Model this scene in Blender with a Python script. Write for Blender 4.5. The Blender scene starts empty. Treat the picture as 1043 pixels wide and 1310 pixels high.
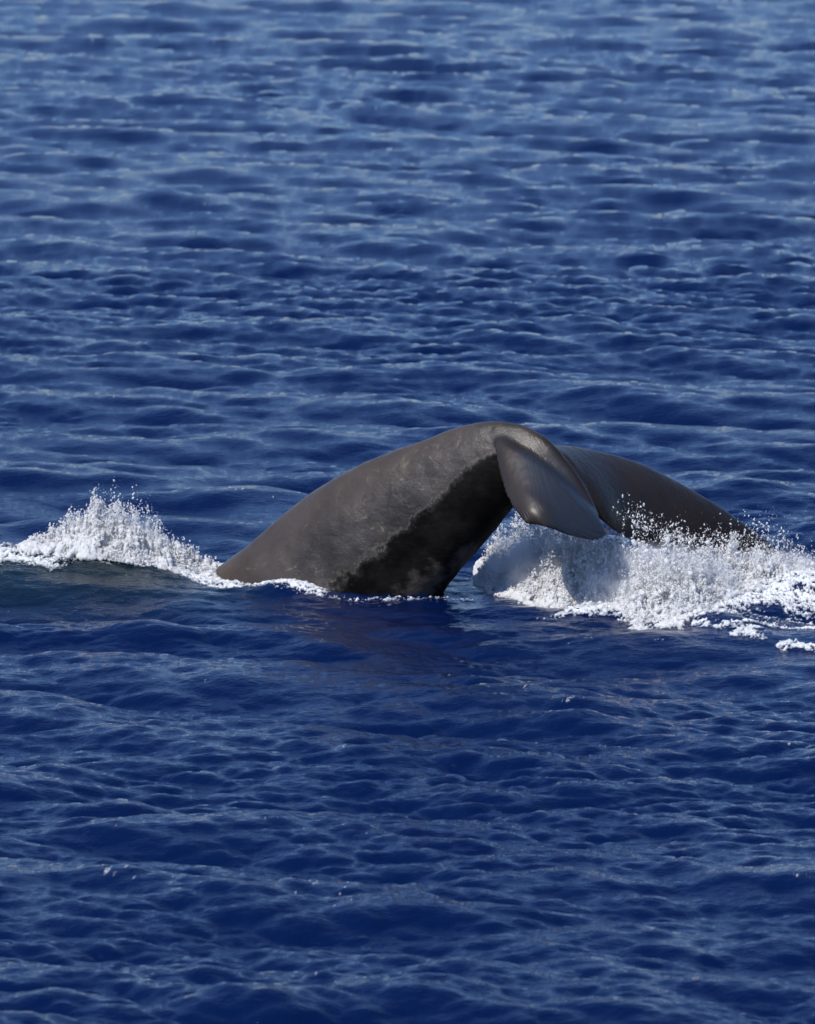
import bpy, math, random
import numpy as np
from mathutils import Vector, noise

# ------------------------------------------------------------------ camera, light, exposure
rng = np.random.default_rng(7)
scene = bpy.context.scene
CAM = Vector((0.0, -59.1, 10.4))
LENS = 292.0
PITCH = math.radians(9.27)          # depression of the optical axis
cam_data = bpy.data.cameras.new('camera')
cam = bpy.data.objects.new('camera', cam_data)
scene.collection.objects.link(cam)
cam.location = CAM
cam.rotation_euler = (math.pi / 2 - PITCH, 0, 0)
cam_data.sensor_fit = 'HORIZONTAL'
cam_data.sensor_width = 36.0
cam_data.lens = LENS
cam_data.clip_start = 0.5
cam_data.clip_end = 30000
cam_data.dof.use_dof = True
cam_data.dof.focus_distance = 57.5
cam_data.dof.aperture_fstop = 4.0
scene.camera = cam

SUN = Vector((-0.46, -0.44, 0.78)).normalized()      # direction towards the sun
world = bpy.data.worlds.new('World')
scene.world = world
world.use_nodes = True
wn = world.node_tree
wn.nodes.clear()
sky = wn.nodes.new('ShaderNodeTexSky')
sky.sky_type = 'NISHITA'
sky.sun_disc = False
sky.sun_elevation = math.asin(SUN.z)
sky.sun_rotation = math.atan2(SUN.x, SUN.y)
sky.altitude = 0
sky.air_density = 1.0
sky.dust_density = 0.0
sky.ozone_density = 4.5
bg = wn.nodes.new('ShaderNodeBackground')
bg.inputs['Strength'].default_value = 0.125
wo = wn.nodes.new('ShaderNodeOutputWorld')
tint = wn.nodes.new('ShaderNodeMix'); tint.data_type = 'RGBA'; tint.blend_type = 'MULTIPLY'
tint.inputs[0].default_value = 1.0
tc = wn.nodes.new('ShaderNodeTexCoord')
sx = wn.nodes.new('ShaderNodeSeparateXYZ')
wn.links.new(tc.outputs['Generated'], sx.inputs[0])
grad = wn.nodes.new('ShaderNodeValToRGB')          # added tint dims the lowest sky so far water reflects less light
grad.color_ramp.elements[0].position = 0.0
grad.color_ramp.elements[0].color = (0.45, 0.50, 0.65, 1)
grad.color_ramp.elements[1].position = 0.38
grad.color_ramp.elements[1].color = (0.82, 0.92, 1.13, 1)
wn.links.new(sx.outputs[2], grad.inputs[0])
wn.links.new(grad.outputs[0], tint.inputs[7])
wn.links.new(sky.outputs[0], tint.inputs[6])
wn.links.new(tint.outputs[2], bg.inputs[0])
wn.links.new(bg.outputs[0], wo.inputs[0])

sl = bpy.data.lights.new('sun', 'SUN')
sl.energy = 4.9
sl.angle = math.radians(0.53)
sl.color = (1.0, 0.955, 0.89)
so = bpy.data.objects.new('sun', sl)
scene.collection.objects.link(so)
so.location = SUN * 60
so.rotation_euler = SUN.to_track_quat('Z', 'Y').to_euler()

scene.view_settings.view_transform = 'Standard'
scene.view_settings.look = 'None'
scene.view_settings.gamma = 1
scene.view_settings.exposure = 0.32
scene.view_settings.use_curve_mapping = False
scene.cycles.use_denoising = True
scene.cycles.max_bounces = 10
scene.cycles.diffuse_bounces = 7
scene.cycles.transmission_bounces = 8
scene.cycles.sample_clamp_indirect = 4.0

# ------------------------------------------------------------------ small helpers
FPX = LENS / 36.0 * 1043.0
cp, sp_ = math.cos(PITCH), math.sin(PITCH)


def P(u, v, y):
    """World point seen at photograph position (u, v) at depth y (metres beyond the whale's midline)."""
    dx = (u - 521.5) / FPX
    dv = -(v - 655.0) / FPX
    d = np.array([dx, cp + dv * sp_, -sp_ + dv * cp])
    t = (y - CAM.y) / d[1]
    return np.array(CAM) + d * t


def tag(o, label=None, cat=None, group=None, kind=None):
    for k, val in (('label', label), ('category', cat), ('group', group), ('kind', kind)):
        if val:
            o[k] = val
    return o


def mesh_np(name, co, quads, mat, smooth=True):
    me = bpy.data.meshes.new(name)
    co = np.asarray(co, np.float32)
    quads = np.asarray(quads, np.int32)
    me.vertices.add(len(co))
    me.vertices.foreach_set('co', co.ravel())
    n, k = quads.shape
    me.loops.add(n * k)
    me.loops.foreach_set('vertex_index', quads.ravel())
    me.polygons.add(n)
    me.polygons.foreach_set('loop_start', np.arange(0, n * k, k, dtype=np.int32))
    me.polygons.foreach_set('loop_total', np.full(n, k, np.int32))
    if smooth:
        me.polygons.foreach_set('use_smooth', np.ones(n, bool))
    me.update()
    me.validate()
    if mat:
        me.materials.append(mat)
    o = bpy.data.objects.new(name, me)
    scene.collection.objects.link(o)
    return o


def attr(o, name, vals):
    a = o.data.attributes.new(name, 'FLOAT', 'POINT')
    a.data.foreach_set('value', np.asarray(vals, np.float32).ravel())


def sstep(a, b, x):
    t = np.clip((x - a) / (b - a), 0, 1)
    return t * t * (3 - 2 * t)


# periodic 2-D and 3-D noise fields made in numpy
def bilin(tile, L, x, y):
    n = tile.shape[0]
    fx = (x / L * n) % n
    fy = (y / L * n) % n
    ix = fx.astype(np.int64); iy = fy.astype(np.int64)
    tx = fx - ix; ty = fy - iy
    ix %= n; iy %= n
    ix1 = (ix + 1) % n; iy1 = (iy + 1) % n
    return (tile[iy, ix] * (1 - tx) * (1 - ty) + tile[iy, ix1] * tx * (1 - ty)
            + tile[iy1, ix] * (1 - tx) * ty + tile[iy1, ix1] * tx * ty)


def noise_tile(n, beta, lo, hi):
    k = np.fft.fftfreq(n) * n
    kx, ky = np.meshgrid(k, k)
    kk = np.hypot(kx, ky)
    a = np.where((kk >= lo) & (kk <= hi), 1 / np.maximum(kk, 1) ** beta, 0)
    f = np.fft.ifft2(a * np.exp(2j * np.pi * rng.random((n, n)))).real
    return f / f.std()


def noise_vol(n, beta, lo, hi):
    k = np.fft.fftfreq(n) * n
    kx, ky, kz = np.meshgrid(k, k, k, indexing='ij')
    kk = np.sqrt(kx ** 2 + ky ** 2 + kz ** 2)
    a = np.where((kk >= lo) & (kk <= hi), 1 / np.maximum(kk, 1) ** beta, 0)
    f = np.fft.ifftn(a * np.exp(2j * np.pi * rng.random((n, n, n)))).real
    return f / f.std()


def vol_at(vol, L, p):
    n = vol.shape[0]
    f = (p / L * n) % n
    i = f.astype(int); t = f - i
    i %= n; j = (i + 1) % n
    r = 0
    for a in (0, 1):
        for b in (0, 1):
            for c in (0, 1):
                w = (t[:, 0] if a else 1 - t[:, 0]) * (t[:, 1] if b else 1 - t[:, 1]) * (t[:, 2] if c else 1 - t[:, 2])
                r = r + w * vol[(j if a else i)[:, 0], (j if b else i)[:, 1], (j if c else i)[:, 2]]
    return r


VOL = noise_vol(96, 1.5, 2, 40)
VOLF = noise_vol(96, 0.9, 6, 48)


# wind-sea spectrum on a periodic tile: height and choppy horizontal shift
def sea_tile(n, L, lam_max, lam_min, steep, wind_deg, spread, peak=3.0, fall=2.0):
    k = np.fft.fftfreq(n) * n * 2 * np.pi / L
    kx, ky = np.meshgrid(k, k)
    kk = np.hypot(kx, ky)
    kk[0, 0] = 1
    kp = 2 * np.pi / peak
    th = np.arctan2(ky, kx) - math.radians(wind_deg)
    D = np.abs(np.cos(th)) ** spread + 0.03
    amp = kk ** -fall * np.exp(-0.6 * (kp / kk) ** 2) * np.sqrt(D)
    amp *= 1 / (1 + np.exp(-(kk - 2 * np.pi / lam_max) * lam_max * 0.8))
    amp *= np.exp(-(kk * lam_min / (2 * np.pi)) ** 4)
    amp[0, 0] = 0
    H = amp * (rng.standard_normal((n, n)) + 1j * rng.standard_normal((n, n)))
    h = np.fft.ifft2(H).real
    sx = np.fft.ifft2(1j * kx * H).real
    sy = np.fft.ifft2(1j * ky * H).real
    s = steep / math.sqrt((sx ** 2).mean() + (sy ** 2).mean())
    dx = np.fft.ifft2(-1j * kx / kk * H).real
    dy = np.fft.ifft2(-1j * ky / kk * H).real
    return h * s, dx * s, dy * s


TILES = [   # (tile, L, rotation)
    (sea_tile(1024, 67.0, 30.0, 0.35, 0.17, 72, 4.0, 3.0), 67.0),
    (sea_tile(1024, 23.0, 1.6, 0.055, 0.285, 82, 4.0, 0.7, 1.9), 23.0),
]
FOAM_A = noise_tile(1024, 1.1, 3, 400)
FOAM_B = noise_tile(1024, 0.9, 12, 120)
WARP = noise_tile(512, 1.6, 2, 60)


# ------------------------------------------------------------------ the sea's shape near the whale
def seg_dist(x, y, ax, ay, bx, by):
    t = np.clip(((x - ax) * (bx - ax) + (y - ay) * (by - ay)) / ((bx - ax) ** 2 + (by - ay) ** 2), 0, 1)
    return np.hypot(x - ax - t * (bx - ax), y - ay - t * (by - ay)), t


def local_height(x, y):
    h = np.zeros_like(x)
    # long smooth ridge of water lifted over the submerged back, running off to the left
    yc = 0.95 + 0.05 * (x + 3) - 0.35 * sstep(-2.9, -1.6, x)
    amp = 0.31 * (1 - sstep(-2.9, -1.7, x)) * (1 - 0.5 * sstep(-4.2, -7.0, x))
    d = y - yc
    h += amp * np.exp(-np.where(d < 0, (d / 0.75) ** 2, (d / 0.35) ** 2))
    h -= 0.20 * np.exp(-((y + 0.9) / 0.7) ** 2) * np.exp(-((x + 3.5) / 1.9) ** 2)
    h += 0.10 * np.exp(-((y + 1.9) / 0.45) ** 2) * np.exp(-((x + 3.4) / 1.5) ** 2)
    # churned mounds under and beside the flukes
    h += 0.24 * np.exp(-((x - 3.45) / 0.85) ** 2 - ((y + 0.55) / 0.65) ** 2)
    h += 0.16 * np.exp(-((x - 2.35) / 0.55) ** 2 - ((y + 0.9) / 0.45) ** 2)
    h += 0.13 * np.exp(-((x - 2.75) / 0.35) ** 2 - ((y + 2.0) / 0.35) ** 2)
    d, t = seg_dist(x, y, 2.6, -1.8, 4.6, -3.1)
    h += 0.10 * np.exp(-(d / 0.4) ** 2)
    h += 0.09 * np.exp(-((x + 1.15) / 0.34) ** 2 - ((y - 0.10) / 0.22) ** 2)
    h += 0.12 * np.exp(-((x - 1.3) / 0.5) ** 2 - ((y - 0.2) / 0.6) ** 2)
    return h


def foam_cover(x, y):
    """0..1 amount of white water lying on the surface."""
    wx = x + 0.22 * bilin(WARP, 9.0, x, y)
    wy = y + 0.35 * bilin(WARP, 9.0, x + 3.1, y + 5.7)
    f = np.zeros_like(x)

    def blob(cx, cy, rx, ry, a=1.0, p=2):
        nonlocal f
        q = (np.abs(wx - cx) / rx) ** p + (np.abs(wy - cy) / ry) ** p
        f = np.maximum(f, a * np.exp(-q))
    blob(2.3, -0.55, 1.15, 0.85, 1.25, 4)
    blob(1.15, 0.1, 0.75, 0.9, 0.62, 3)
    blob(1.2, 1.1, 0.6, 0.4, 1.0, 3)
    blob(3.2, -0.2, 1.2, 0.9, 1.0, 3)
    blob(2.7, -1.55, 0.55, 0.5, 0.9)
    blob(4.6, 0.4, 1.3, 0.7, 0.8)
    d, t = seg_dist(wx, wy, 2.6, -1.95, 4.6, -3.3)
    f = np.maximum(f, 0.95 * np.exp(-(d / 0.16) ** 2))
    blob(3.4, -1.2, 0.9, 0.8, 0.58)
    blob(0.6, -0.35, 0.55, 0.35, 0.42)
    # crest left of the whale
    d, t = seg_dist(wx, wy, -6.0, 1.05, -1.6, 0.75)
    f = np.maximum(f, 1.05 * np.exp(-(d / 0.42) ** 2))
    d, t = seg_dist(wx, wy, -3.5, 1.25, -2.1, 1.1)
    f = np.maximum(f, 1.3 * np.exp(-(d / 0.45) ** 2))
    d, t = seg_dist(wx, wy, -6.0, 0.62, -1.9, 0.45)
    f = np.maximum(f, 0.60 * np.exp(-(d / 0.32) ** 2))
    blob(2.6, -1.35, 1.5, 0.75, 0.62, 3)
    blob(3.9, -1.5, 1.3, 1.0, 0.66, 3)
    # wash along the flank's waterline
    d, t = seg_dist(x, y, -1.95, 0.60, -0.85, -0.02)
    f = np.maximum(f, 1.0 * np.exp(-(d / 0.20) ** 2))
    d, t = seg_dist(x, y, -0.9, -0.10, 0.5, -0.45)
    f = np.maximum(f, 0.66 * np.exp(-(d / 0.16) ** 2))
    return f


def build_sea(mat):
    # rows and columns follow real distance from the viewpoint so near and far water get equal detail
    dep = np.concatenate([
        np.radians(np.linspace(60, 15.2, 14, endpoint=False)),
        np.radians(np.linspace(15.2, 12.4, 245, endpoint=False)),
        np.radians(np.linspace(12.4, 10.5, 210, endpoint=False)),
        np.radians(np.linspace(10.5, 9.55, 300, endpoint=False)),
        np.radians(np.linspace(9.55, 7.2, 260, endpoint=False)),
        np.radians(np.linspace(7.2, 4.35, 205, endpoint=False)),
        np.radians(4.35 * (0.02 / 4.35) ** np.linspace(0, 1, 70))])
    R = CAM.z / np.tan(dep)
    az = np.concatenate([
        np.radians(-180 + (180 - 4.0) * np.sin(np.linspace(0, 1, 22, endpoint=False) * np.pi / 2)),
        np.radians(np.linspace(-4.0, 4.0, 710, endpoint=False)),
        np.radians(180 - (180 - 4.0) * np.sin(np.linspace(1, 0, 22) * np.pi / 2))])
    AZ, RR = np.meshgrid(az, R)
    x = RR * np.sin(AZ)
    y = CAM.y + RR * np.cos(AZ)
    z = np.zeros_like(x); dx = np.zeros_like(x); dy = np.zeros_like(x)
    dense = (1 - sstep(math.radians(5), math.radians(14), np.abs(AZ))) * (1 - sstep(250, 900, RR)) * sstep(20, 36, RR)
    # calmer, flatter water right round the body
    calm = 1 - 0.15 * np.exp(-(((x + 0.2) / 2.6) ** 2 + ((y + 0.3) / 1.0) ** 2) ** 2)
    group = 0.85 + 0.28 * bilin(WARP, 60.0, x, y)          # gusts: patches of rougher and smoother water
    for i, ((h, hx, hy), L) in enumerate(TILES):
        w = dense * (np.clip(group, 0.35, 1.5) if i else 1) * calm
        z += w * bilin(h, L, x, y)
        dx += w * bilin(hx, L, x, y)
        dy += w * bilin(hy, L, x, y)
    lh = local_height(x, y)
    z += lh
    fc = foam_cover(x, y)
    na = bilin(FOAM_A, 4.3, x, y); nb = bilin(FOAM_B, 2.9, x, y)
    ridge = 1 - np.abs(na) * 1.3
    foam = sstep(0.42, 0.80, fc * (0.70 + 0.26 * ridge + 0.12 * nb))
    z += foam * (0.018 + 0.006 * nb * np.clip(fc, 0, 1))
    # scattered whitecaps and sun glints, both painted as foam on the highest crests
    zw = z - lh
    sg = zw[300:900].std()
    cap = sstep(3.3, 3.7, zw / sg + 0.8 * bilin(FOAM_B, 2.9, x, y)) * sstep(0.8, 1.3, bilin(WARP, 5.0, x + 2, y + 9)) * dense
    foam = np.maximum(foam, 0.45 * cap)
    co = np.stack([x + 0.95 * dx, y + 0.95 * dy, z], -1).reshape(-1, 3)
    nr, nc = x.shape
    idx = np.arange(nr * nc).reshape(nr, nc)
    q = np.stack([idx[:-1, :-1], idx[:-1, 1:], idx[1:, 1:], idx[1:, :-1]], -1).reshape(-1, 4)
    # close the seam behind the camera
    o = mesh_np('sea', co, q, mat)
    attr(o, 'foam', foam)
    green = np.exp(-((y - 0.35) / 0.95) ** 2) * (1 - sstep(-2.2, -0.9, x)) * sstep(-6.5, -4.0, x)
    attr(o, 'green', green)
    attr(o, 'fine', dense)
    tag(o, kind='structure')
    return o


# ------------------------------------------------------------------ materials
def new_mat(name):
    m = bpy.data.materials.new(name)
    m.use_nodes = True
    nt = m.node_tree
    return m, nt, nt.nodes['Principled BSDF'], nt.nodes['Material Output']


def node(nt, t, **kw):
    n = nt.nodes.new(t)
    for k, v in kw.items():
        if k in n.inputs:
            n.inputs[k].default_value = v
        else:
            setattr(n, k, v)
    return n


def ramp(nt, fac, stops):
    r = nt.nodes.new('ShaderNodeValToRGB')
    e = r.color_ramp.elements
    while len(e) < len(stops):
        e.new(0.5)
    for el, (p, c) in zip(e, stops):
        el.position = p
        el.color = (*c, 1) if len(c) == 3 else c
    nt.links.new(fac, r.inputs[0])
    return r.outputs[0]


def mixc(nt, fac, a, b):
    m = nt.nodes.new('ShaderNodeMix')
    m.data_type = 'RGBA'
    for s, v in ((m.inputs[0], fac), (m.inputs[6], a), (m.inputs[7], b)):
        if isinstance(v, (int, float)):
            s.default_value = v
        elif isinstance(v, tuple):
            s.default_value = (*v, 1)
        else:
            nt.links.new(v, s)
    return m.outputs[2]


def mth(nt, op, a, b=0.0, c=None):
    m = nt.nodes.new('ShaderNodeMath')
    m.operation = op
    for i, v in enumerate((a, b) if c is None else (a, b, c)):
        if isinstance(v, (int, float)):
            m.inputs[i].default_value = v
        else:
            nt.links.new(v, m.inputs[i])
    return m.outputs[0]


def water_material():
    m, nt, bs, out = new_mat('sea_water')
    geo = node(nt, 'ShaderNodeNewGeometry')
    L = nt.links.new
    pos = geo.outputs['Position']
    mp = node(nt, 'ShaderNodeMapping'); L(pos, mp.inputs[0])
    mp.inputs['Scale'].default_value = (1.0, 1.5, 1.0)
    n1 = node(nt, 'ShaderNodeTexNoise', Scale=13.0, Detail=4.0, Roughness=0.6, Distortion=0.3)
    L(mp.outputs[0], n1.inputs['Vector'])
    n2 = node(nt, 'ShaderNodeTexNoise', Scale=38.0, Detail=2.0, Roughness=0.5)
    L(mp.outputs[0], n2.inputs['Vector'])
    h = mth(nt, 'ADD', mth(nt, 'MULTIPLY', n1.outputs[0], 0.0105), mth(nt, 'MULTIPLY', n2.outputs[0], 0.0035))
    b = node(nt, 'ShaderNodeBump', Strength=1.0, Distance=1.0)
    L(h, b.inputs['Height'])
    af = node(nt, 'ShaderNodeAttribute', attribute_name='foam')
    ag = node(nt, 'ShaderNodeAttribute', attribute_name='green')
    deep = mixc(nt, ag.outputs['Fac'], (0.0001, 0.0046, 0.032), (0.003, 0.010, 0.014))
    L(deep, bs.inputs['Base Color'])
    bs.inputs['Roughness'].default_value = 0.02
    bs.inputs['IOR'].default_value = 1.333
    L(b.outputs[0], bs.inputs['Normal'])
    # white water: bubbles broken up at centimetre size
    fn = node(nt, 'ShaderNodeTexNoise', Scale=40.0, Detail=5.0, Roughness=0.65)
    L(pos, fn.inputs['Vector'])
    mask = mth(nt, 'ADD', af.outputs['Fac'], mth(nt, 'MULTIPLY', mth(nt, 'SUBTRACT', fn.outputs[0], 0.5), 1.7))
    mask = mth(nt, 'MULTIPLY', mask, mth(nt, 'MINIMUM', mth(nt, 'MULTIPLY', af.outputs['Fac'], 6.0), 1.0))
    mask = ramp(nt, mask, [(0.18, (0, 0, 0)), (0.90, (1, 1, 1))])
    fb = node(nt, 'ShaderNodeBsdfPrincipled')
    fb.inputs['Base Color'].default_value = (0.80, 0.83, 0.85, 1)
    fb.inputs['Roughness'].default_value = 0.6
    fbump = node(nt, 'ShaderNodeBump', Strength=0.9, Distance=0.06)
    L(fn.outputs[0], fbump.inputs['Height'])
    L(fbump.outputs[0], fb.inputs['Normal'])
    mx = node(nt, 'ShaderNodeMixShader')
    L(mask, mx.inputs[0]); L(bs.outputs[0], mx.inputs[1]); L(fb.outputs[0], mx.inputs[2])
    L(mx.outputs[0], out.inputs[0])
    return m


def foam_material(name, col=(0.86, 0.88, 0.90), rough=0.45, trans=0.25):
    m, nt, bs, out = new_mat(name)
    bs.inputs['Base Color'].default_value = (*col, 1)
    bs.inputs['Roughness'].default_value = rough
    bs.inputs['IOR'].default_value = 1.33
    fn = node(nt, 'ShaderNodeTexNoise', Scale=80.0, Detail=4.0, Roughness=0.7)
    geo = node(nt, 'ShaderNodeNewGeometry')
    nt.links.new(geo.outputs['Position'], fn.inputs['Vector'])
    fb = node(nt, 'ShaderNodeBump', Strength=0.8, Distance=0.03)
    nt.links.new(fn.outputs[0], fb.inputs['Height'])
    nt.links.new(fb.outputs[0], bs.inputs['Normal'])
    tr = node(nt, 'ShaderNodeBsdfTranslucent')
    tr.inputs[0].default_value = (*col, 1)
    mx = node(nt, 'ShaderNodeMixShader')
    mx.inputs[0].default_value = trans
    nt.links.new(bs.outputs[0], mx.inputs[1])
    nt.links.new(tr.outputs[0], mx.inputs[2])
    nt.links.new(mx.outputs[0], out.inputs[0])
    return m


def skin_material():
    m, nt, bs, out = new_mat('whale_skin')
    L = nt.links.new
    geo = node(nt, 'ShaderNodeNewGeometry')
    pos = geo.outputs['Position']
    nc = node(nt, 'ShaderNodeAttribute', attribute_name='belly').outputs['Fac']      # signed height over the belly line
    fl = node(nt, 'ShaderNodeAttribute', attribute_name='fluke').outputs['Fac']
    big = node(nt, 'ShaderNodeTexNoise', Scale=1.6, Detail=6.0, Roughness=0.6)
    L(pos, big.inputs['Vector'])
    grain = node(nt, 'ShaderNodeTexNoise', Scale=45.0, Detail=6.0, Roughness=0.65)
    L(pos, grain.inputs['Vector'])
    edge = node(nt, 'ShaderNodeTexNoise', Scale=6.5, Detail=9.0, Roughness=0.74)
    L(pos, edge.inputs['Vector'])
    # flank: grey-brown, slightly mottled
    flank = ramp(nt, big.outputs[0], [(0.38, (0.016, 0.0132, 0.0115)), (0.50, (0.033, 0.028, 0.0245)), (0.64, (0.058, 0.050, 0.043))])
    flank = mixc(nt, mth(nt, 'MULTIPLY', mth(nt, 'SUBTRACT', grain.outputs[0], 0.35), 0.9), flank, (0.024, 0.020, 0.018))
    # scabby patches, pale rim round a dark centre
    vo = node(nt, 'ShaderNodeTexNoise', Scale=4.2, Detail=8.0, Roughness=0.75, Distortion=0.8)
    L(pos, vo.inputs['Vector'])
    pale = ramp(nt, vo.outputs[0], [(0.60, (0, 0, 0)), (0.655, (1, 1, 1)), (0.68, (1, 1, 1)), (0.71, (0, 0, 0))])
    dark = ramp(nt, vo.outputs[0], [(0.69, (0, 0, 0)), (0.72, (1, 1, 1))])
    flank = mixc(nt, mth(nt, 'MULTIPLY', pale, 0.55), flank, (0.17, 0.15, 0.105))
    flank = mixc(nt, dark, flank, (0.025, 0.021, 0.018))
    # small pale spots and long thin scratches, browner towards the back
    sp = node(nt, 'ShaderNodeTexVoronoi', Scale=13.0, Randomness=1.0)
    L(pos, sp.inputs['Vector'])
    spn = node(nt, 'ShaderNodeTexNoise', Scale=3.0, Detail=3.0)
    L(pos, spn.inputs['Vector'])
    spot = mth(nt, 'MULTIPLY', ramp(nt, sp.outputs['Distance'], [(0.05, (1, 1, 1)), (0.16, (0, 0, 0))]), ramp(nt, spn.outputs[0], [(0.5, (0, 0, 0)), (0.62, (1, 1, 1))]))
    flank = mixc(nt, mth(nt, 'MULTIPLY', spot, 0.35), flank, (0.16, 0.145, 0.12))
    sm_ = node(nt, 'ShaderNodeMapping'); L(pos, sm_.inputs[0])
    sm_.inputs['Rotation'].default_value = (0.2, 0.75, 0.3)
    sm_.inputs['Scale'].default_value = (1.2, 6.0, 9.0)
    scr = node(nt, 'ShaderNodeTexNoise', Scale=3.0, Detail=8.0, Roughness=0.7, Distortion=0.5)
    L(sm_.outputs[0], scr.inputs['Vector'])
    flank = mixc(nt, ramp(nt, scr.outputs[0], [(0.52, (0, 0, 0)), (0.70, (0.6, 0.6, 0.6))]), flank, (0.028, 0.024, 0.021))
    flank = mixc(nt, ramp(nt, scr.outputs[0], [(0.30, (0.35, 0.35, 0.35)), (0.42, (0, 0, 0))]), flank, (0.10, 0.09, 0.078))
    flank = mixc(nt, ramp(nt, nc, [(0.75, (0, 0, 0)), (1.05, (0.55, 0.55, 0.55))]), flank, (0.054, 0.038, 0.026))
    # wet dark underside, blackened further by painted-in belly shade, with smeary grey patches
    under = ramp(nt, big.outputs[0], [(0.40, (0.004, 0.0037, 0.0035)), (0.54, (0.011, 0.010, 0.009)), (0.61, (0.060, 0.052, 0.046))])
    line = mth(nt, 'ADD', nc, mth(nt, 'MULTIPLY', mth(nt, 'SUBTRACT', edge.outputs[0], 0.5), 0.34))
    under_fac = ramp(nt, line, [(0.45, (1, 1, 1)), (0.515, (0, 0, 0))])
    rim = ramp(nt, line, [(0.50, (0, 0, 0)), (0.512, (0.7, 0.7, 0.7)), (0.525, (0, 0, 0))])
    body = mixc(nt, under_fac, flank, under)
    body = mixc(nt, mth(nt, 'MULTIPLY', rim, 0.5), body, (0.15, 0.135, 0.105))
    # flukes: darker wet brown-black with fine streaks
    fcol = ramp(nt, big.outputs[0], [(0.30, (0.013, 0.0095, 0.0075)), (0.70, (0.028, 0.020, 0.016))])
    sl_ = node(nt, 'ShaderNodeAttribute', attribute_name='sky_sheen').outputs['Fac']
    fcol = mixc(nt, mth(nt, 'MULTIPLY', sl_, 0.85), fcol, (0.017, 0.023, 0.034))  # blue-grey sky sheen of the near fluke painted into its colour
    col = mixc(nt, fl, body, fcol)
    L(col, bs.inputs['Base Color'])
    r = mth(nt, 'MULTIPLY_ADD', grain.outputs[0], 0.25, 0.24)
    r = mth(nt, 'SUBTRACT', r, mth(nt, 'MULTIPLY', fl, 0.10))
    L(r, bs.inputs['Roughness'])
    bs.inputs['IOR'].default_value = 1.35
    near = node(nt, 'ShaderNodeAttribute', attribute_name='near').outputs['Fac']
    L(mth(nt, 'MULTIPLY', near, 0.6), bs.inputs['Coat Weight'])
    bs.inputs['Coat Roughness'].default_value = 0.42
    bs.inputs['Coat IOR'].default_value = 1.45
    spec = mth(nt, 'SUBTRACT', 0.5, mth(nt, 'MULTIPLY', mth(nt, 'MAXIMUM', mth(nt, 'MULTIPLY', under_fac, mth(nt, 'SUBTRACT', 1.0, fl)), fl), 0.42))
    L(spec, bs.inputs['Specular IOR Level'])
    streak = node(nt, 'ShaderNodeAttribute', attribute_name='streak').outputs['Fac']
    near_ = mth(nt, 'ADD', mth(nt, 'MULTIPLY', fl, 0.2), mth(nt, 'MULTIPLY', near, 0.8))
    sn = node(nt, 'ShaderNodeTexNoise', noise_dimensions='1D', Scale=1.0, Detail=4.0)
    L(streak, sn.inputs['W'])
    hsum = mth(nt, 'ADD', mth(nt, 'MULTIPLY', grain.outputs[0], 0.003), mth(nt, 'MULTIPLY', edge.outputs[0], 0.010))
    hsum = mth(nt, 'ADD', hsum, mth(nt, 'MULTIPLY', scr.outputs[0], 0.005))
    hsum = mth(nt, 'MULTIPLY', hsum, mth(nt, 'SUBTRACT', 1.0, mth(nt, 'MULTIPLY', fl, 0.7)))
    hsum = mth(nt, 'ADD', hsum, mth(nt, 'MULTIPLY', mth(nt, 'MULTIPLY', sn.outputs[0], near_), 0.012))
    b = node(nt, 'ShaderNodeBump', Strength=0.8, Distance=1.0)
    L(hsum, b.inputs['Height'])
    L(b.outputs[0], bs.inputs['Normal'])
    return m


M_WATER = water_material()
M_FOAM = foam_material('white_water', (0.93, 0.94, 0.95), 0.5, 0.48)
M_DROP = foam_material('spray_drops', (0.97, 0.97, 0.97), 0.4, 0.55)
M_SKIN = skin_material()

build_sea(M_WATER)


# ------------------------------------------------------------------ the whale
def catmull(pts, n):
    pts = np.asarray(pts, float)
    p = np.vstack([2 * pts[0] - pts[1], pts, 2 * pts[-1] - pts[-2]])
    m = len(pts) - 1
    out = []
    for s in np.linspace(0, m, n):
        i = min(int(s), m - 1); t = s - i
        a, b, c, d = p[i], p[i + 1], p[i + 2], p[i + 3]
        out.append(0.5 * ((2 * b) + (c - a) * t + (2 * a - 5 * b + 4 * c - d) * t * t + (3 * b - a - 3 * c + d) * t ** 3))
    return np.array(out)


YAW = 0.62
def ydep(u):
    return -(u - 545) / 141 * YAW

# centre of the tail stock in the picture, half height (m), half width (m)
SPINE = [(190, 930, 0.90, 0.62), (265, 872, 0.86, 0.58), (360, 806, 0.83, 0.53), (428, 748, 0.82, 0.48), (482, 701, 0.765, 0.43),
         (527, 665, 0.665, 0.37), (573, 634, 0.56, 0.31), (615, 604, 0.46, 0.25), (650, 588, 0.36, 0.20),
         (684, 590, 0.265, 0.16), (714, 609, 0.17, 0.13), (741, 637, 0.105, 0.10), (762, 664, 0.05, 0.06)]
spine = catmull([list(P(u, v, ydep(u))) + [a, b] for u, v, a, b in SPINE], 90)
SECT = catmull([(0, 1.0), (0.30, 0.93), (0.62, 0.68), (0.86, 0.34), (1.0, -0.06), (0.93, -0.40), (0.66, -0.76), (0.30, -0.96), (0, -1.0)], 25)


def spine_frames():
    c = spine[:, :3]
    T = np.gradient(c, axis=0)
    T /= np.linalg.norm(T, axis=1)[:, None]
    lat0 = np.array([YAW, 1.0, 0.0]); lat0 /= np.linalg.norm(lat0)      # towards the far side
    N = np.cross(T, lat0); N = np.where((np.cross(lat0, T) * 0 + N)[:, :1] == N[:, :1], N, N)
    N /= np.linalg.norm(N, axis=1)[:, None]
    if N[10, 2] < 0:
        N = -N
    lat = np.cross(N, T)
    lat *= np.sign((lat @ lat0))[:, None]
    return c, T, N, lat


C_, T_, N_, L_ = spine_frames()


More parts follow.
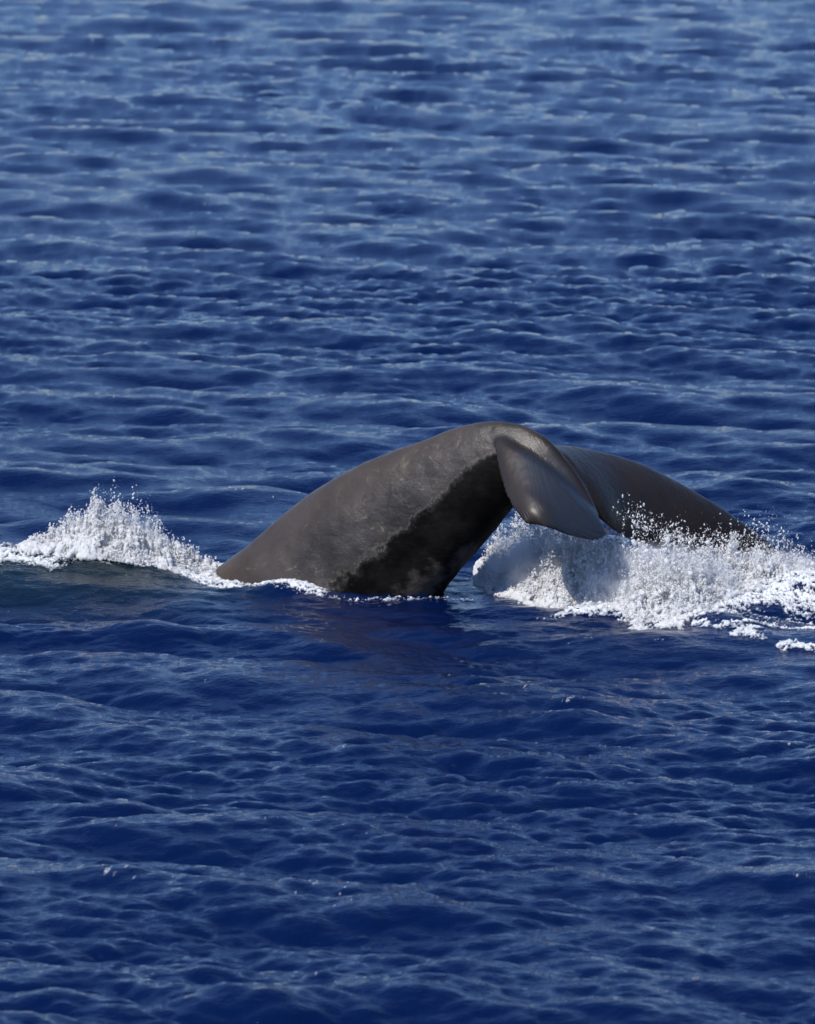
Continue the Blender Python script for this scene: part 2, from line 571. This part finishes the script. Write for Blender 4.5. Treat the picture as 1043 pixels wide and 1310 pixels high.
def closed_loft(rings):
    n, m = len(rings), len(rings[0])
    co = list(np.concatenate(rings))
    faces = []
    for i in range(n - 1):
        for j in range(m):
            k = (j + 1) % m
            faces.append((i * m + j, i * m + k, (i + 1) * m + k, (i + 1) * m + j))
    for ring, flip in ((0, True), (n - 1, False)):
        ci = len(co)
        co.append(np.mean(rings[ring], axis=0))
        for j in range(m):
            k = (j + 1) % m
            f = (ring * m + j, ring * m + k, ci)
            faces.append(f[::-1] if flip else f)
    return co, faces


def fluke(LE, TE, bulge_dir, bulge, thick, n=130, m=64):
    LE = catmull(LE, n); TE = catmull(TE, n)
    bd = np.array(bulge_dir, float); bd /= np.linalg.norm(bd)
    rings = []
    prev = None
    for i in range(n):
        s = i / (n - 1)
        ch = TE[i] - LE[i]
        span = (TE[min(i + 1, n - 1)] + LE[min(i + 1, n - 1)] - TE[max(i - 1, 0)] - LE[max(i - 1, 0)])
        nr = np.cross(ch, span)
        nr /= np.linalg.norm(nr) + 1e-9
        if nr @ (bd if prev is None else prev) < 0:
            nr = -nr
        prev = nr
        b = np.interp(s, [0, 0.35, 0.7, 1], bulge)
        th = np.interp(s, [0, 0.35, 0.7, 1], thick)
        up, lo = [], []
        for j in range(m + 1):
            t = j / m
            te = 0.5 - 0.5 * math.cos(math.pi * t)
            prof = (te ** 0.5) * (1 - te) ** 0.75 * 1.9 + 0.10 * (1 - te) * te
            base = LE[i] + ch * te + (bd * 0.7 + nr * 0.3) * b * 4 * te * (1 - te) * (1.05 - 0.1 * te)
            w = th * prof + 0.022 * min(1, (30 * te) ** 0.5) * min(1, 12 * (1 - te))
            up.append(base + nr * w * 0.55)
            lo.append(base - nr * w * 0.45)
        rings.append(np.array(up + lo[1:-1][::-1]))
    return closed_loft(rings)


def build_whale():
    rings = []
    for i in range(len(spine)):
        a, b = spine[i, 3], spine[i, 4]
        half = np.array([C_[i] + N_[i] * a * n + L_[i] * b * w for w, n in SECT])
        other = np.array([C_[i] + N_[i] * a * n - L_[i] * b * w for w, n in SECT[1:-1][::-1]])
        rings.append(np.vstack([half, other]))
    pieces = [closed_loft(rings)]
    # near fluke: comes towards the camera and hangs down
    pieces.append(fluke(
        [P(668, 556, -0.35), P(640, 558, -0.52), P(633, 572, -0.64), P(641, 613, -0.88), P(653, 645, -1.12), P(672, 669, -1.36)],
        [P(768, 664, -1.02), P(777, 684, -1.12), P(764, 693, -1.22), P(732, 688, -1.34), P(702, 678, -1.42), P(682, 673, -1.37)],
        (0.30, -0.75, 0.55), [0.00, 0.16, 0.14, 0.0], [0.12, 0.10, 0.065, 0.02]))
    # far fluke: spreads away to the right
    pieces.append(fluke(
        [P(690, 575, -0.45), P(716, 571, -0.15), P(760, 577, 0.16), P(815, 592, 0.46), P(870, 619, 0.74), P(925, 652, 0.95), P(975, 688, 1.10), P(1014, 720, 1.22)],
        [P(752, 652, -0.90), P(779, 674, -0.80), P(806, 691, -0.45), P(850, 706, -0.05), P(890, 713, 0.25), P(930, 720, 0.52), P(975, 727, 0.85), P(1013, 725, 1.19)],
        (0.15, -0.45, 0.9), [0.10, 0.08, 0.04, 0.0], [0.17, 0.11, 0.07, 0.02]))
    co, faces = [], []
    for c, f in pieces:
        o = len(co)
        co += [tuple(p) for p in c]
        faces += [tuple(i + o for i in q) for q in f]
    me = bpy.data.meshes.new('raw')
    me.from_pydata(co, [], faces)
    tmp = bpy.data.objects.new('raw', me)
    scene.collection.objects.link(tmp)
    r = tmp.modifiers.new('remesh', 'REMESH')
    r.mode = 'VOXEL'; r.voxel_size = 0.0145
    s = tmp.modifiers.new('smooth', 'SMOOTH')
    s.factor = 0.5; s.iterations = 16
    dg = bpy.context.evaluated_depsgraph_get()
    me2 = bpy.data.meshes.new_from_object(tmp.evaluated_get(dg))
    bpy.data.objects.remove(tmp)
    bpy.data.meshes.remove(me)
    me2.name = 'whale'
    for p in me2.polygons:
        p.use_smooth = True
    me2.materials.clear()
    me2.materials.append(M_SKIN)
    o = bpy.data.objects.new('whale', me2)
    scene.collection.objects.link(o)
    n = len(me2.vertices)
    v = np.empty(n * 3, np.float32)
    me2.vertices.foreach_get('co', v)
    v = v.reshape(-1, 3).astype(float)
    # body coordinates of each vertex
    best = np.full(n, 1e9); bi = np.zeros(n, int)
    for i in range(len(C_)):
        d = ((v - C_[i]) ** 2).sum(1)
        k = d < best
        best[k] = d[k]; bi[k] = i
    rel = v - C_[bi]
    nn = (rel * N_[bi]).sum(1) / np.maximum(spine[bi, 3], 0.05)
    ll = (rel * L_[bi]).sum(1) / np.maximum(spine[bi, 4], 0.05)
    f = np.clip(sstep(1.12, 1.5, np.hypot(nn, ll)) + sstep(62, 76, bi), 0, 1)
    near_under = (v[:, 0] < P(640, 600, -1)[0]) * 1.0
    f = f * (1 - near_under * (bi < 55))
    nrm = np.empty(n * 3, np.float32)
    me2.vertices.foreach_get('normal', nrm)
    nrm = nrm.reshape(-1, 3)
    v2 = v + nrm * (0.0035 * vol_at(VOL, 4.5, v) * (1 - f) + 0.0007 * vol_at(VOL, 1.8, v))[:, None]
    me2.vertices.foreach_set('co', v2.astype(np.float32).ravel())
    me2.update()
    side = (v @ np.array([YAW, 1.0, 0.0]))
    keel = C_[60:, :] @ np.array([YAW, 1.0, 0.0])
    attr(o, 'near', f * (1 - sstep(keel.mean() - 0.10, keel.mean() + 0.05, side)))
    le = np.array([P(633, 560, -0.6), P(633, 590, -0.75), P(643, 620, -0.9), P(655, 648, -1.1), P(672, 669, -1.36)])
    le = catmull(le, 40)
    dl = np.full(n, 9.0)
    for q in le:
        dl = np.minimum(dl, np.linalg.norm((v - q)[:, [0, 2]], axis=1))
    attr(o, 'sky_sheen', f * (1 - sstep(keel.mean() - 0.15, keel.mean() + 0.0, side)) * sstep(0.10, 0.34, dl))  # where the painted sky sheen lies, fading out at the leading edge
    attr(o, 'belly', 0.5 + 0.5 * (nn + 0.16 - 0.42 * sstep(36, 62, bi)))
    attr(o, 'fluke', f)
    attr(o, 'streak', (v[:, 0] * 0.62 - v[:, 1] * 0.5 + v[:, 2] * 0.75) * 60)
    tag(o, 'dark grey whale arching its tail stock out of the sea with both flukes hanging down', 'whale')
    return o


whale = build_whale()

# ------------------------------------------------------------------ splashes


def gn_drops(name, pts, rad, mat, label):
    """Thousands of drops: one point each, a small ball instanced on it."""
    me = bpy.data.meshes.new(name)
    me.vertices.add(len(pts))
    me.vertices.foreach_set('co', np.asarray(pts, np.float32).ravel())
    o = bpy.data.objects.new(name, me)
    scene.collection.objects.link(o)
    attr(o, 'rad', rad)
    ng = bpy.data.node_groups.new(name + '_nodes', 'GeometryNodeTree')
    ng.interface.new_socket('Geometry', in_out='INPUT', socket_type='NodeSocketGeometry')
    ng.interface.new_socket('Geometry', in_out='OUTPUT', socket_type='NodeSocketGeometry')
    gi = ng.nodes.new('NodeGroupInput'); go = ng.nodes.new('NodeGroupOutput')
    ico = ng.nodes.new('GeometryNodeMeshIcoSphere'); ico.inputs['Radius'].default_value = 1; ico.inputs['Subdivisions'].default_value = 1
    sm = ng.nodes.new('GeometryNodeSetShadeSmooth')
    stm = ng.nodes.new('GeometryNodeSetMaterial'); stm.inputs['Material'].default_value = mat
    iop = ng.nodes.new('GeometryNodeInstanceOnPoints')
    na = ng.nodes.new('GeometryNodeInputNamedAttribute'); na.data_type = 'FLOAT'; na.inputs['Name'].default_value = 'rad'
    rv = ng.nodes.new('FunctionNodeRandomValue'); rv.data_type = 'FLOAT_VECTOR'
    rv.inputs[0].default_value = (0.6, 0.6, 0.6); rv.inputs[1].default_value = (1.2, 1.2, 2.4)
    rr = ng.nodes.new('FunctionNodeRandomValue'); rr.data_type = 'FLOAT_VECTOR'
    rr.inputs[0].default_value = (-0.9, -0.9, 0); rr.inputs[1].default_value = (0.9, 0.9, 6.28)
    ng.links.new(rr.outputs[0], iop.inputs['Rotation'])
    vm = ng.nodes.new('ShaderNodeVectorMath'); vm.operation = 'SCALE'
    l = ng.links.new
    l(gi.outputs[0], iop.inputs['Points'])
    l(ico.outputs[0], sm.inputs[0]); l(sm.outputs[0], stm.inputs[0]); l(stm.outputs[0], iop.inputs['Instance'])
    l(rv.outputs[0], vm.inputs[0]); l(na.outputs[0], vm.inputs['Scale']); l(vm.outputs[0], iop.inputs['Scale'])
    l(iop.outputs[0], go.inputs[0])
    me.materials.append(mat)
    md = o.modifiers.new('drops', 'NODES'); md.node_group = ng
    tag(o, label, 'spray', kind='stuff')
    return o


def gn_foam(name, pts, rad, mat, label, voxel=0.016):
    """Blobs of white water melted together into one lumpy mass."""
    me = bpy.data.meshes.new('cloud')
    me.vertices.add(len(pts))
    me.vertices.foreach_set('co', np.asarray(pts, np.float32).ravel())
    o = bpy.data.objects.new('cloud', me)
    scene.collection.objects.link(o)
    attr(o, 'rad', rad)
    ng = bpy.data.node_groups.new(name + '_nodes', 'GeometryNodeTree')
    ng.interface.new_socket('Geometry', in_out='INPUT', socket_type='NodeSocketGeometry')
    ng.interface.new_socket('Geometry', in_out='OUTPUT', socket_type='NodeSocketGeometry')
    gi = ng.nodes.new('NodeGroupInput'); go = ng.nodes.new('NodeGroupOutput')
    mp = ng.nodes.new('GeometryNodeMeshToPoints')
    na = ng.nodes.new('GeometryNodeInputNamedAttribute'); na.data_type = 'FLOAT'; na.inputs['Name'].default_value = 'rad'
    pv = ng.nodes.new('GeometryNodePointsToVolume'); pv.resolution_mode = 'VOXEL_SIZE'
    pv.inputs['Voxel Size'].default_value = voxel
    vm = ng.nodes.new('GeometryNodeVolumeToMesh'); vm.resolution_mode = 'GRID'
    vm.inputs['Threshold'].default_value = 0.1
    l = ng.links.new
    l(gi.outputs[0], mp.inputs['Mesh']); l(na.outputs[0], mp.inputs['Radius'])
    l(mp.outputs[0], pv.inputs['Points']); l(na.outputs[0], pv.inputs['Radius'])
    l(pv.outputs[0], vm.inputs['Volume']); l(vm.outputs[0], go.inputs[0])
    md = o.modifiers.new('foam', 'NODES'); md.node_group = ng
    sm = o.modifiers.new('smooth', 'SMOOTH'); sm.factor = 0.5; sm.iterations = 1
    dg = bpy.context.evaluated_depsgraph_get()
    me2 = bpy.data.meshes.new_from_object(o.evaluated_get(dg))
    bpy.data.objects.remove(o)
    me2.name = name
    me2.materials.clear(); me2.materials.append(mat)
    for p in me2.polygons:
        p.use_smooth = True
    o = bpy.data.objects.new(name, me2)
    scene.collection.objects.link(o)
    tag(o, label, 'splash', kind='stuff')
    return o


def cloud(n, xr, yr, H, base=None, power=1.6, thr=0.0, L=1.1, seedshift=0.0, stretch=1.0):
    """Points in a lumpy splash: H(x, y) is the height it reaches."""
    x = rng.uniform(*xr, n); y = rng.uniform(*yr, n)
    h = H(x, y)
    t = rng.random(n) ** power
    z = -0.03 + h * t
    b = base(x, y) if base is not None else 0
    p = np.stack([x, y, z], 1)
    q = p.copy() + seedshift
    q[:, 0] -= 0.35 * p[:, 2]
    q[:, 2] *= stretch
    w = 0.7 * vol_at(VOL, L, q) + 0.45 * vol_at(VOLF, L * 0.55, q)
    keep = (h > 0.02) & (w > thr + 1.5 * t - 0.9)
    p = p[keep]
    p[:, 2] += (b[keep] if base is not None else 0)
    return p, t[keep]


def H_left(x, y):
    prof = np.interp(x, [-3.65, -3.4, -3.15, -2.85, -2.5, -2.2, -2.0, -1.8, -1.5], [0.0, 0.09, 0.27, 0.41, 0.41, 0.30, 0.17, 0.11, 0.0])
    return prof * np.exp(-((y - 1.25 - 0.04 * x) / 0.34) ** 2)


def H_right(x, y):
    prof = np.interp(x, [0.60, 0.8, 1.1, 1.5, 1.9, 2.2, 2.6, 3.0, 3.4, 3.9, 4.6, 5.3], [0.0, 0.36, 0.60, 0.64, 0.62, 0.50, 0.38, 0.33, 0.28, 0.22, 0.14, 0.0])
    yc = np.interp(x, [0.6, 1.0, 1.6, 2.0, 2.4, 3.0, 3.4, 4.3], [1.3, 0.80, -0.35, -0.80, -0.80, -0.15, 0.15, 0.3])
    wd = np.interp(x, [0.6, 2.4, 3.1], [0.58, 0.58, 0.34])
    yc = yc + 0.18 * bilin(WARP, 6.0, x, x * 0 + 1.0)
    return prof * np.exp(-(np.abs(y - yc) / wd) ** 1.7)


lh = lambda x, y: local_height(x, y)


def drop_radii(n, lo=0.0018, hi=0.0100, k=4.0):
    return lo + (hi - lo) * rng.random(n) ** k


def jets(x, y):
    return np.clip(0.72 + 0.24 * bilin(FOAM_B, 3.7, x, 0.6 * y) + 0.16 * bilin(WARP, 2.3, x + 1.3, y), 0.15, 1.3)


def splash(H, xr, yr, n_core, n_drop, lab_core, lab_drop, shift, lift, extra=None):
    p, t = cloud(n_core, xr, yr, lambda x, y: 1.0 * H(x, y) * jets(x, y), lh, 0.6, 0.10, L=1.3, seedshift=shift)
    gn_foam('splash_foam', p, 0.010 + 0.016 * rng.random(len(p)) ** 2.5, M_FOAM, lab_core, 0.0125)
    H2 = lambda x, y: 1.15 * H(x, y) * jets(x, y)
    p1, _ = cloud(n_drop, xr, yr, H2, lh, 0.5, -0.20, L=1.3, seedshift=shift)
    H3 = lambda x, y: lift * H(x, y) * (0.4 + 0.6 * jets(x, y))
    p2, _ = cloud(n_drop // 3, xr, yr, H3, lh, 1.2, 0.15, L=1.5, seedshift=shift + 2)
    pts = [p1, p2] + ([extra] if extra is not None else [])
    p = np.vstack(pts)
    gn_drops('spray_drops', p, drop_radii(len(p)), M_DROP, lab_drop)


splash(H_left, (-4.0, -1.4), (0.6, 1.9), 100000, 600000,
       'white burst of foam rising behind the dark wave left of the whale back',
       'fine spray of drops thrown up over the left splash', 0.0, 1.65)
# drops running off and thrown up round the far fluke's tip
n = 5500
k = rng.random(n)
a = catmull([P(800, 655, -0.55), P(860, 690, -0.30), P(930, 705, 0.30), P(985, 712, 0.85), P(1035, 728, 1.2)], 400)[(k * 399).astype(int)]
ex = a + np.stack([rng.normal(0, 0.07, n), rng.normal(-0.12, 0.10, n), np.abs(rng.normal(0, 0.11, n)) * np.interp(k, [0, 0.4, 0.75, 1], [0.6, 0.9, 1.5, 0.6])], 1)
ex = ex[vol_at(VOL, 0.9, ex) + 0.5 * vol_at(VOLF, 0.5, ex) > 0.55 - 1.3 * k[:]]
splash(H_right, (0.55, 5.4), (-2.3, 2.0), 210000, 1700000,
       'wide churned white foam boiling up beneath the hanging flukes',
       'fine spray of drops flung around the far fluke and right splash', 3.3, 1.35, ex)



def mist(center, radii, density, label):
    """A low bank of fine droplets hanging in the air: an ellipsoid of real scattering volume."""
    import bmesh
    m = bpy.data.materials.new('spray_mist')
    m.use_nodes = True
    nt = m.node_tree
    nt.nodes.clear()
    out = nt.nodes.new('ShaderNodeOutputMaterial')
    pv = nt.nodes.new('ShaderNodeVolumePrincipled')
    pv.inputs['Color'].default_value = (0.97, 0.98, 1.0, 1)
    pv.inputs['Anisotropy'].default_value = 0.2
    tc = nt.nodes.new('ShaderNodeTexCoord')
    ln = nt.nodes.new('ShaderNodeVectorMath'); ln.operation = 'LENGTH'
    nt.links.new(tc.outputs['Object'], ln.inputs[0])
    fall = ramp(nt, ln.outputs['Value'], [(0.10, (1, 1, 1)), (0.55, (0.45, 0.45, 0.45)), (0.95, (0, 0, 0))])
    geo = nt.nodes.new('ShaderNodeNewGeometry')
    nz = node(nt, 'ShaderNodeTexNoise', Scale=6.5, Detail=4.0, Roughness=0.65)
    nt.links.new(geo.outputs['Position'], nz.inputs['Vector'])
    clump = ramp(nt, nz.outputs[0], [(0.42, (0, 0, 0)), (0.66, (1, 1, 1))])
    d = mth(nt, 'MULTIPLY', mth(nt, 'MULTIPLY', fall, clump), density)
    nt.links.new(d, pv.inputs['Density'])
    nt.links.new(pv.outputs[0], out.inputs['Volume'])
    bm = bmesh.new()
    bmesh.ops.create_icosphere(bm, subdivisions=3, radius=1.0)
    me = bpy.data.meshes.new('spray_mist')
    bm.to_mesh(me); bm.free()
    me.materials.append(m)
    o = bpy.data.objects.new('spray_mist', me)
    scene.collection.objects.link(o)
    o.location = center
    o.scale = radii
    tag(o, label, 'mist', kind='stuff')
    return o


mist((-2.78, 1.02, 0.26), (0.66, 0.36, 0.34), 16, 'fine white mist hanging in the splash left of the whale')
mist((1.25, 0.25, 0.22), (0.62, 0.70, 0.46), 16, 'fine white mist beneath the near fluke')
mist((2.25, -0.75, 0.20), (0.85, 0.60, 0.44), 18, 'fine white mist below the far fluke')
mist((3.25, 0.0, 0.18), (0.80, 0.42, 0.26), 12, 'fine white mist round the tip of the far fluke')
scene.cycles.volume_bounces = 4
